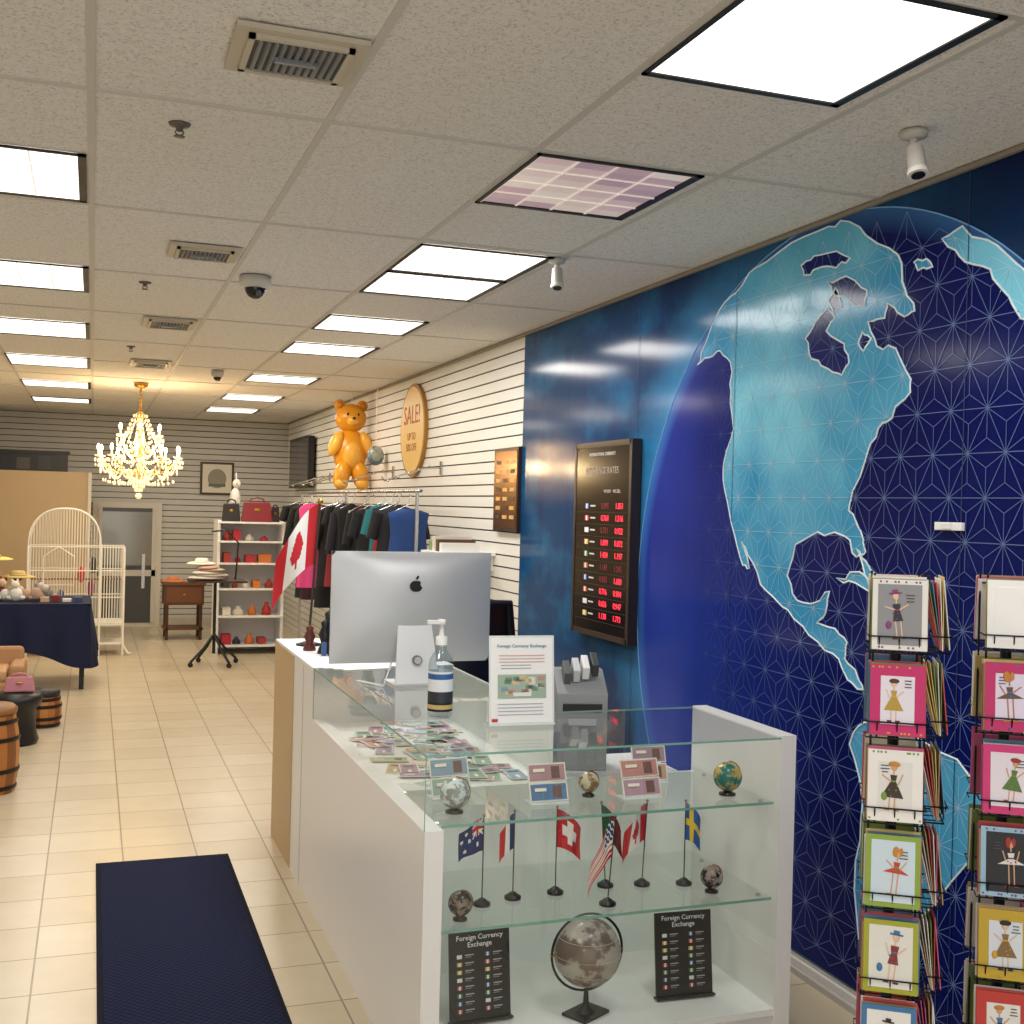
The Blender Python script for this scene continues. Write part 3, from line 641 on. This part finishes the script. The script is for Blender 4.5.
def handbag(x,y,z,w,h,col,name='handbag'):
    b=B(name); m=M(col,.45); d=w*.3
    vs=[(-w/2,-d/2,0),(w/2,-d/2,0),(w/2,d/2,0),(-w/2,d/2,0),(-w*.42,-d*.2,h),(w*.42,-d*.2,h),(w*.42,d*.2,h),(-w*.42,d*.2,h)]
    b.M=Matrix.Translation((x,y,z)); b.add(vs,[(0,1,5,4),(1,2,6,5),(2,3,7,6),(3,0,4,7),(4,5,6,7),(3,2,1,0)],m)
    b.tube([(-w*.25,0,h-.01),(-w*.2,0,h+h*.15),(0,0,h+h*.22),(w*.2,0,h+h*.15),(w*.25,0,h-.01)],.008,m,n=8); b.cbox((0,-d*.35,h*.6),(w*.2,.02,h*.15),mBrass); b.done(.012)
handbag(1.44,13.1,1.451,.2,.2,'#1c1416'); handbag(1.72,13.1,1.451,.34,.22,'#7a1522'); handbag(1.93,13.15,1.451,.1,.16,'#2a1418')
b=B('white_bird_figurine'); c=(1.50,13.3,1.451)
b.M=Matrix.Translation(c); b.lathe([(0,0),(.05,0),(.04,.02),(.012,.03),(.012,.1),(0,.1)],(0,0,0),mWhiteP)
b.ell((0,0,.24),(.06,.08,.14),mWhiteP,R=RX(.3)); b.ell((.01,-.03,.42),(.045,.05,.05),mWhiteP); b.cyl((.01,-.07,.42),(.01,-.12,.4),.014,M('#d8a84a',.5),.002); b.ell((0,.08,.14),(.02,.04,.12),mWhiteP,R=RX(.5))
for k in range(4): b.ell((.01,-.01+.014*k,.47+.014*k),(.008,.014,.04),mWhiteP,8,6)
b.done()
# desk
b=B('wooden_cabinet'); xa,xb,ya,yb=.82,1.28,14.3,14.75
b.box(xa-.02,xb+.02,ya-.02,yb,.66,.69,mWood); b.box(xa,xb,ya,yb,.42,.66,M('#5a331a',.5))
for x in (xa+.02,xb-.05):
    for y in (ya+.02,yb-.05): b.box(x,x+.035,y,y+.035,0,.42,M('#4a2814',.5))
b.box(xa+.03,xb-.03,ya-.01,ya,.45,.63,mWood); b.ell(((xa+xb)/2,ya-.02,.54),.015,mBrass); b.box(xa,xb,ya+.02,yb,.12,.14,mWood); b.done()
def sunhat(x,y,z,r,col,name='sun_hat'):
    b=B(name); b.lathe([(r*.02,r*.42),(r*.35,r*.4),(r*.45,r*.25),(r*.48,r*.06),(r*.8,.012),(r,.0),(r,.006),(r*.75,.02),(r*.46,r*.1)],(x,y,z),M(col,.8),n=28); b.lathe([(r*.485,r*.06),(r*.475,r*.14)],(x,y,z),M('#3a2a22',.7)); b.done()
sunhat(.93,14.5,.69,.15,'#c87a4a'); sunhat(1.18,14.5,.69,.13,'#d89a9a')
b=B('tripod_display_stand'); c=Vector((1.19,12.1,0))
for a in (0,1.57,3.14,4.71):
    a+=.5; e2=c+Vector((.27*cos(a),.27*sin(a),.05)); b.tube([c+Vector((0,0,.32)),c+Vector((.12*cos(a),.12*sin(a),.18)),e2],.014,mBlack); b.cyl(e2+Vector((0,-.012,-.025)),e2+Vector((0,.012,-.025)),.025,mBlack)
b.cyl(c+Vector((0,0,.12)),c+Vector((0,0,.85)),.016,mBlack); b.box(c.x-.27,c.x+.3,c.y-.2,c.y+.2,.85,.87,M('#3a2618',.5)); b.tube([(c.x+.2,c.y,.87),(c.x+.22,c.y,1.25),(c.x+.1,c.y,1.38),(c.x-.05,c.y,1.36)],.009,mBlack); b.done()
b=B('stacked_white_scarves'); 
for k in range(5): b.ell((1.1+.05*(k%2),12.05,.895+.026*k),(.19-.02*k,.13,.022),M(['#e6dfd3','#cfc6b6','#e9e6e0','#b8a58c','#d9b0a0'][k],.9),18,8)
b.done()
sunhat(1.05,12.1,1.03,.15,'#efece4'); 
# ------------------------------------------------------------ bird cage
b=B('bird_cage'); xa,xb,ya,yb=-.62,.33,13.0,13.45; mw=M('#f2eee2',.4); zb,zt=.35,1.15; xd=xb-.24
def arch(x): 
    t=(x-xa)/(xd-xa)
    return zt+ .40*max(0,1-abs(2*t-1)**2.4)**(1/2.4) if x<=xd else zt+.02
for y in (ya,yb):
    n=34
    for i in range(n+1):
        x=xa+(xb-xa)*i/n; b.cyl((x,y,zb),(x,y,arch(x)),.004,mw,n=4)
    b.tube([(xa+(xd-xa)*(1-cos(pi*i/24))/2,y,arch(xa+(xd-xa)*(1-cos(pi*i/24))/2)) for i in range(25)],.009,mw)
    for z in (zb,.62,.9,zt): b.cyl((xa,y,z),(xb,y,z),.006,mw,n=6)
    for x in (xa,xd,xb): b.cyl((x,y,0),(x,y,zt),.012,mw,n=8)
for i in range(13):
    y=ya+(yb-ya)*i/12
    for x in (xa,xb): b.cyl((x,y,zb),(x,y,zt),.0035,mw,n=4)
for i in range(16):
    x=xa+(xd-xa)*(1-cos(pi*i/15))/2; b.cyl((x,ya,arch(x)),(x,yb,arch(x)),.004,mw,n=4)
b.box(xa,xb,ya,yb,zb-.03,zb,mw); b.box(xa,xb,ya,yb,.12,.135,mw); b.tube([(xa+.15,ya-.01,.75),(xa+.15,ya-.01,1.05),(xa+.3,ya-.01,1.15),(xa+.45,ya-.01,1.05),(xa+.45,ya-.01,.75)],.008,mw,closed=True)
b.tube([(xa+.02,ya+.2,.8),(xb-.02,ya+.2,.8)],.01,M('#8a5a3a',.6))
for (x,z,c) in [(-.1,.85,'#c8382e'),(.02,.95,'#2a2a2a'),(.0,.7,'#8a3a5a'),(-.3,.6,'#3a5a8a')]: b.ell((x,ya+.22,z),(.04,.04,.09),M(c,.6),10,8)
for s,x in ((-1,xa),(1,xb)):
    b.tube([(x,ya,.12),(x+s*.06,ya-.02,.02),(x+s*.1,ya-.02,.03)],.01,mw)
b.done()
# cloth table with goods
b=B('cloth_covered_table'); xa,xb,ya,yb=-1.5,.0,10.7,11.6
def edge(u,v):
    per=[(xa,ya),(xb,ya),(xb,yb),(xa,yb),(xa,ya)]; s=u*4; i=min(3,int(s)); t=s-i
    x=per[i][0]+(per[i+1][0]-per[i][0])*t; y=per[i][1]+(per[i+1][1]-per[i][1])*t
    nx,ny=[(0,-1),(1,0),(0,1),(-1,0)][i]; f=.03*sin(u*120)*v+.05*v
    return (x+nx*f,y+ny*f,.75-v*(.48+.08*sin(u*31)))
b.grid(edge,240,6,mNavy); b.box(xa,xb,ya,yb,.73,.752,mNavy)
for x in (xa+.06,xb-.08):
    for y in (ya+.06,yb-.08): b.box(x,x+.04,y,y+.04,0,.73,mDark)
b.done()
rnd=random.Random(21)
b=B('plush_doll_pile')
for k in range(9):
    x=-.98+.075*k+rnd.uniform(-.02,.02); y=10.95+rnd.uniform(-.1,.25); r=rnd.uniform(.035,.06); c=rnd.choice(['#e8e4da','#b89a88','#26262c','#3a3a44','#8c8c90','#c9b49a','#6a2a2a']); c2=rnd.choice(['#e8dccc','#d8b89a','#c9c4ba'])
    lie=RY(rnd.uniform(-.9,.9)); zt0=.756
    o0=Vector((x,y,zt0+r*1.12)); 
    b.ell(o0,(r,r*.8,r*1.1),M(c,.9),12,8); hd=o0+lie@Vector((0,0,r*1.5)); hd.z=max(hd.z,zt0+r*.7); b.ell(hd,r*.65,M(c2,.9),12,8)
    for s in(-1,1):
        b.ell(hd+lie@Vector((s*r*.4,0,r*.6)),(r*.22,r*.15,r*.35),M(c,.9),8,6); b.ell(o0+Vector((s*r*.9,-.01,-r*.5)),(r*.5,r*.3,r*.35),M(c,.9),8,6)
for k in range(5): b.box(-.5+.09*k,-.43+.09*k,10.85,10.95,.755,.78+.015*(k%3),M(['#2a2a30','#c9a88a','#7a2a2a','#e0dcd2','#3a4a6a'][k],.7))
b.done()
b=B('hat_display_stand'); 
for (hx,hz) in ((-.86,.36),(-.62,.2)): b.lathe([(0,0),(.09,0),(.08,.015),(.01,.03),(.01,hz-.05),(.05,hz-.02),(.03,hz),(0,hz)],(hx,11.3,.753),mBlack,n=16)
b.done()
sunhat(-.86,11.3,1.10,.2,'#f0dc7c'); sunhat(-.62,11.3,.94,.15,'#c9b06a')
mStave=[M('#a8692f',.5),M('#7d4a20',.5),M('#b97a3a',.5)]
def barrel(x,y,r,h,name='wooden_barrel_stool',top='#17171a'):
    b=B(name); n=30
    b.lathe([(r*.86,0),(r*.97,h*.25),(r,h*.5),(r*.97,h*.75),(r*.86,h)],(x,y,0),None,n=n,fn=lambda i,j:mStave[(i//2)%3])
    for z,k in ((.08,.905),(.3,.985),(.7,.985),(.92,.905)): b.lathe([(r*k+.003,h*z-.012),(r*k+.006,h*z),(r*k+.003,h*z+.012)],(x,y,0),M('#2b2622',.4,.6),n=n)
    b.lathe([(r*.8,h),(r*.9,h+.005),(r*.92,h+.03),(r*.8,h+.05),(0,h+.055)],(x,y,0),M(top,.5),n=n); b.done()
barrel(-.53,7.15,.17,.44,top='#8a5a30'); barrel(-.31,9.1,.13,.22)
b=B('black_round_stool'); x,y=-.47,8.5; b.lathe([(0,0),(.15,0),(.16,.03),(.14,.1),(.14,.24),(.17,.26),(.18,.3),(.17,.335),(0,.345)],(x,y,0),mBlack,n=28); b.done()
b=B('tan_armchair'); mt=M('#b08458',.55)
b.M=Matrix.Translation((-.78,9.6,0))
b.cbox((0,0,.2),(.6,.5,.18),mt); b.cbox((0,.22,.36),(.6,.12,.28),mt,RX(-.15)); b.cbox((-.27,0,.33),(.11,.5,.16),mt); b.cbox((.27,0,.33),(.11,.5,.16),mt); b.cbox((0,-.03,.33),(.42,.42,.09),M('#c49a70',.55))
for sx in(-1,1):
    for sy in(-1,1): b.cyl((sx*.25,sy*.2,0),(sx*.25,sy*.2,.12),.025,mWood)
b.done(.03)
handbag(-.44,8.52,.347,.2,.1,'#c07a86')
# partition, door, frame
b=B('beige_partition'); b.box(XL,-.02,15.2,15.3,0,1.98,M('#bfa57f',.7)); b.box(-.06,-.02,15.18,15.32,0,1.98,M('#d8d0c0',.6)); b.done()
b=B('black_storage_bin'); b.box(-1.9,-.3,15.22,15.28,1.981,2.22,mBlack); b.box(-1.92,-.28,15.20,15.295,2.19,2.23,mDark)
for k in range(5): b.box(-1.6+.24*k,-1.45+.24*k,15.215,15.22,2.0,2.16-.02*(k%2),M(['#2a2a2e','#3a3532','#1c1c20','#45403a','#2a2c32'][k],.5))
b.done()
b=B('door_1'); ym=15.93
b.box(.0,.86,ym,YB-.001,0,1.62,M('#cfc8ba',.5)); b.box(.07,.79,ym-.01,ym,.05,1.55,M('#40403e',.2)); b.box(.07,.79,ym-.02,ym-.005,.66,.74,M('#c9c2b4',.4)); b.box(.62,.66,ym-.03,ym-.01,.5,.95,mChrome)
b.box(.07,.12,ym-.02,ym-.005,.05,1.55,M('#c9c2b4',.4)); b.box(.74,.79,ym-.02,ym-.005,.05,1.55,M('#c9c2b4',.4)); b.box(.12,.74,ym-.012,ym-.01,.8,1.5,M('#8d8a80',.12,.5)); b.done()
b=B('picture_frame'); b.box(1.34,1.78,YB-.03,YB-.001,1.75,2.19,M('#3a2a1c',.4)); b.box(1.37,1.75,YB-.033,YB-.03,1.78,2.16,M('#d8d2c2',.5)); b.ell((1.56,YB-.034,1.97),(.12,.003,.13),M('#8c8a7c',.6)); b.box(1.45,1.67,YB-.037,YB-.034,1.86,1.9,M('#5a6a5a',.5)); b.done()
# ------------------------------------------------------------ office chair
def chair(x,y,rz,sz=.48,bt=1.2):
    b=B('office_chair'); b.M=Matrix.Translation((x,y,0))@Matrix.Rotation(rz,4,'Z')
    for k in range(5):
        a=2*pi*k/5; e3=(.27*cos(a),.27*sin(a),.06); b.tube([(0,0,.12),e3],.018,mDark); b.cyl((e3[0]-.012,e3[1],.027),(e3[0]+.012,e3[1],.027),.027,mBlack)
    b.cyl((0,0,.1),(0,0,sz-.05),.025,mChrome); b.cbox((0,0,sz),(.48,.46,.08),mBlack)
    def bk(u,v): return ((u-.5)*.44*(1-.15*v),.22+.05*v-.05*(1-(2*u-1)**2),sz+.12+v*(bt-sz-.12))
    b.grid(bk,12,12,mBlack); b.grid(lambda u,v:(bk(u,v)[0],bk(u,v)[1]+.05,bk(u,v)[2]),12,12,mBlack); b.tube([bk(0,0),bk(0,.5),bk(0,1),bk(.5,1),bk(1,1),bk(1,.5),bk(1,0),bk(.5,0)],.03,mBlack,closed=True)
    b.tube([(0,.1,sz-.02),(0,.27,sz),(0,.27,sz+.2)],.02,mDark)
    for s in(-1,1): b.tube([(s*.24,.05,sz),(s*.27,.05,sz+.2),(s*.27,-.15,sz+.21)],.018,mDark)
    b.done(.01)
chair(1.87,5.15,.3,.5,1.20)
# ------------------------------------------------------------ chandelier
b=B('crystal_chandelier'); cx,cy=.40,11.4; b.M=Matrix.Translation((cx,cy,0)); mB2=M('#d0a860',.3,.7)
b.lathe([(0,0),(.07,0),(.06,-.03),(.015,-.05),(0,-.05)],(0,0,C-.005),mBrass); b.cyl((0,0,2.45),(0,0,C-.04),.007,mBrass)
for k in range(8): b.ell((0,0,C-.08-.035*k),(.014,.014,.014),mBrass,8,6)
b.lathe([(0,2.5),(.02,2.49),(.06,2.45),(.02,2.42),(.015,2.36),(.035,2.32),(.015,2.28),(.015,2.2),(.04,2.15),(.05,2.1),(.015,2.06),(.02,1.98),(.06,1.93),(.035,1.88),(0,1.84)],(0,0,0),mB2,n=20)
mBulb=M('#ffd9a0',.4,0,18); mCandle=M('#f6ecd4',.5,0,.5)
def drop(x,y,z,s=1): b.ell((x,y,z),(.0085*s,.0085*s,.019*s),mCrystalGlow,6,4)
for tier,(n,R,z0) in enumerate([(10,.37,1.98),(6,.2,2.18)]):
    for k in range(n):
        a=2*pi*k/n+.2+tier*.3; ca,sa=cos(a),sin(a)
        pts=[(ca*R*t,sa*R*t,z0-.09*sin(pi*t*1.05)+.06*t*t) for t in [i/10 for i in range(11)]]; b.tube(pts,.0055,mB2)
        ex,ey,ez=pts[-1]; b.lathe([(0,0),(.03,.005),(.04,.018),(.01,.01)],(ex,ey,ez),mCrystalGlow,n=12)
        b.cyl((ex,ey,ez),(ex,ey,ez+.06),.009,mCandle,n=8); b.ell((ex,ey,ez+.09),(.014,.014,.032),mBulb,10,8)
        for j in range(5):
            drop(ex+.035*cos(j*1.26),ey+.035*sin(j*1.26),ez-.03); drop(ex+.03*cos(j*1.26),ey+.03*sin(j*1.26),ez-.075,.8)
        a2=a+2*pi/n
        for j in range(1,10):
            t=j/10; aa=a+(a2-a)*t; drop(R*cos(aa)*.93,R*sin(aa)*.93,ez-.12*sin(pi*t)-.02,.8); drop(R*.7*cos(aa),R*.7*sin(aa),ez-.1*sin(pi*t)-.09,.8)
        for j in range(1,8):
            t=j/8; drop(ca*R*t,sa*R*t,z0-.12-.05*sin(pi*t),.9); drop(ca*R*t*.9,sa*R*t*.9,z0+.28-.26*t,.8)
for k in range(14):
    a=2*pi*k/14
    for j in range(6): drop(.12*cos(a)*(1-j*.15),.12*sin(a)*(1-j*.15),1.93-.035*j)
    for j in range(7): drop(.06*cos(a)*(1+j*.28),.06*sin(a)*(1+j*.28),2.45-.04*j,.8)
b.ell((0,0,1.70),.03,mCrystalGlow,8,6); b.cyl((0,0,1.72),(0,0,1.85),.004,mBrass)
ch=b.done()
for (dx,dy,z) in ((.22,-.1,2.10),(-.22,-.1,2.10),(0,.2,2.3)):
    l=bpy.data.lights.new('bulb','POINT'); l.energy=14; l.color=(1,.72,.38); l.shadow_soft_size=.06; o=bpy.data.objects.new('bulb',l); bpy.context.scene.collection.objects.link(o); o.location=(cx+dx,cy+dy,z); o.parent=ch
# ------------------------------------------------------------ greeting card spinners
def card(b,T,w,h,border,ground,fig,seed):
    rnd=random.Random(seed); b.M=T
    gw=rnd.choice([.62,.72,.8]); b.cbox((0,0,0),(w,.002,h),M(border,.5)); b.cbox((0,-.0016,0),(w*gw,.001,h*(gw+.06)),M(ground,.5))
    if fig:
        y=-.003; fc=M(fig,.5); sk=M(rnd.choice(['#d9a37c','#e8c0a0','#b87a50']),.5); hr=M(rnd.choice(['#5a2a1a','#c8862a','#1c1c1c','#a33020']),.5); ac=M(rnd.choice(['#c8382e','#3f78a8','#7a9a3a','#d8a83a','#8a3a7a','#2a2a2e']),.5)
        K=rnd.uniform(1.0,1.25); dx=rnd.uniform(-.008,.008); st=rnd.randrange(3); lean=rnd.uniform(-.12,.12)
        b.M=T@Matrix.Translation((dx,0,0))@Matrix.Rotation(lean,4,'Y')@Matrix.Diagonal((K,1,K,1))
        b.ell((0,y,h*.225),(.0055,.0006,.007),sk,10,6); b.cbox((0,y,h*.17),(.0025,.0006,.010),sk)
        if st==0: b.ell((0,y-.0003,h*.26),(.010,.0006,.005),hr,10,6)
        elif st==1: b.cbox((0,y-.0003,h*.262),(.022,.0006,.003),ac); b.cbox((0,y-.0003,h*.28),(.010,.0006,.008),ac)
        else: b.ell((-.004,y-.0001,h*.245),(.006,.0006,.010),hr,10,6); b.ell((.005,y-.0001,h*.25),(.004,.0006,.008),hr,10,6)
        if st==0: P=[(-.006,.13),(.006,.13),(.004,.06),(.019,-.14),(-.019,-.14),(-.004,.06)]
        elif st==1: P=[(-.007,.13),(.007,.13),(.005,.04),(.009,-.08),(-.009,-.08),(-.005,.04)]
        else: P=[(-.006,.12),(.006,.12),(.004,.05),(.024,-.02),(-.024,-.02),(-.004,.05)]
        b.add([(px,y,h*pz) for px,pz in P],[(0,1,2,5),(5,2,3,4)],fc)
        zl=P[3][1]; b.cbox((0,y-.0004,h*.055),(.009,.0005,.0025),ac)
        for k in range(4): b.ell((rnd.uniform(-.008,.008),y-.0005,h*rnd.uniform(zl+.02,.02)),(.0015,.0004,.0015),ac,6,4)
        for s in(-1,1):
            b.cbox((s*.0045,y,h*(zl-.28)/2+h*.0),(.0022,.0006,h*(zl+.28)),sk); b.cbox((s*.008,y,-h*.285),(.009,.0006,.0035),hr)
            an=rnd.uniform(.2,1.3); b.cbox((s*.012,y,h*.085),(.0022,.0006,h*.13),sk,RY(s*an))
        b.M=T
        if rnd.random()<.7:
            sx_=rnd.choice((-1,1))
            for q_ in range(3): b.cbox((sx_*w*.19,y,h*(.28-.045*q_)),(w*.17*rnd.uniform(.6,1),.0006,.002),M('#444444',.5))
        if rnd.random()<.5: b.ell((-w*.2,y,-h*.15),(.006,.0006,.009),ac,8,6)
        if rnd.random()<.6:
            for k in range(12): b.cbox((rnd.uniform(-.5,.5)*w*.96,-.0012,rnd.choice((-1,1))*h*.465),(.004,.0006,.004),ac)
    b.M=Matrix()
def spinner(cx,cy,rz,zs,spec,seed,name='greeting_card_spinner'):
    b=B(name); wm=M('#15181f',.4,.5); rnd=random.Random(seed)
    b.cyl((cx,cy,0),(cx,cy,zs[0]+.06),.012,wm); b.lathe([(0,0),(.14,0),(.14,.015),(.05,.03),(0,.04)],(cx,cy,0),wm,n=24)
    for f in range(3):
        Tf=Matrix.Translation((cx,cy,0))@Matrix.Rotation(rz+f*pi/2,4,'Z')
        b.M=Tf; D=-.06
        for s in(-1,1): b.cyl((s*.05,D,.15),(s*.05,D,zs[0]+.085),.0025,wm,n=6)
        for zz in (.16,.9,zs[0]+.06):
            b.tube([(0,0,zz),(-.05,D,zz)],.0025,wm,n=5); b.tube([(0,0,zz),(.05,D,zz)],.0025,wm,n=5)
        for r,zc in enumerate(zs):
            z0=zc-.075
            for zz,yo in ((z0-.004,-.03),(z0+.03,-.035)): b.tube([(-.062,D,zz),(-.062,D+yo*1.4,zz),(.062,D+yo*1.4,zz),(.062,D,zz)],.0018,wm,n=5)
            for s in(-.04,0,.04): b.tube([(s,D,z0-.004),(s,D-.042,z0-.004),(s,D-.049,z0+.03)],.0016,wm,n=5)
            cols=['#c8608a','#e8e4dc','#7b8f4a','#d8c07a','#5f88a8','#efece6','#c8524a','#e4e0d6','#b89a6a']
            for k in range(6):
                hgt=.145+rnd.uniform(-.004,.012); R=RX(-.10+.045*(k-3)*(1 if f else .2)) 
                b.cbox((rnd.uniform(-.004,.004),D-.009-.0045*k,z0+hgt/2),(.110,.0016,hgt),M(rnd.choice(cols),.6),R)
            sp=spec[r%len(spec)] if f==0 else (rnd.choice(cols),'#efece6',rnd.choice(cols))
            T=Tf@Matrix.Translation((0,D-.0385,z0+.076))@Matrix.Rotation(-.10,4,'X')
            card(b,T,.110,.148,sp[0],sp[1],sp[2],seed*10+r+f*77); b.M=Tf
    b.M=Matrix(); b.done()
zs=[1.475,1.295,1.115,.935,.755,.575,.395,.215]
spinner(1.655,2.09,-.60,zs,[('#e9e6e0','#8f8f92','#2a2a2e'),('#c8246a','#e9e2ee','#b89a3a'),('#efece6','#e4e2dc','#3a2a1a'),('#8fa83a','#cfe0ea','#c83a34'),('#a6a82a','#e6e4da','#8a2a22'),('#3f78a8','#efece6','#c8382e')],3)
spinner(1.945,2.075,-.60,zs,[('#f2f0ec','#f2f0ec',None),('#c8246a','#e6dcf0','#6a4a3a'),('#d8357c','#efe6ee','#5a7a3a'),('#9fc4dc','#1d1f24','#e8e4dc'),('#c9a82a','#dfe6ee','#8a6a3a'),('#c8382e','#efece6','#3f78a8')],5)
# ------------------------------------------------------------ world & camera
w=bpy.data.worlds.new('world'); bpy.context.scene.world=w; w.use_nodes=True
bg=w.node_tree.nodes['Background']; bg.inputs[0].default_value=(1,.985,.965,1); bg.inputs[1].default_value=1.5
cam=bpy.data.cameras.new('camera'); co=bpy.data.objects.new('camera',cam); bpy.context.scene.collection.objects.link(co)
Xc=Vector((3198,-78,-1158)).normalized(); Yc=Vector((-419,15,-1158)).normalized(); Zc=Xc.cross(Yc).normalized(); Yc=Zc.cross(Xc)
Rm=Matrix((Xc,Yc,Zc)).to_4x4(); Rm.translation=Vector((0,0,H)); co.matrix_world=Rm
cam.sensor_width=36; cam.lens=1158/1024*36; cam.clip_start=.05
bpy.context.scene.camera=co
bpy.context.scene.view_settings.view_transform='Standard'
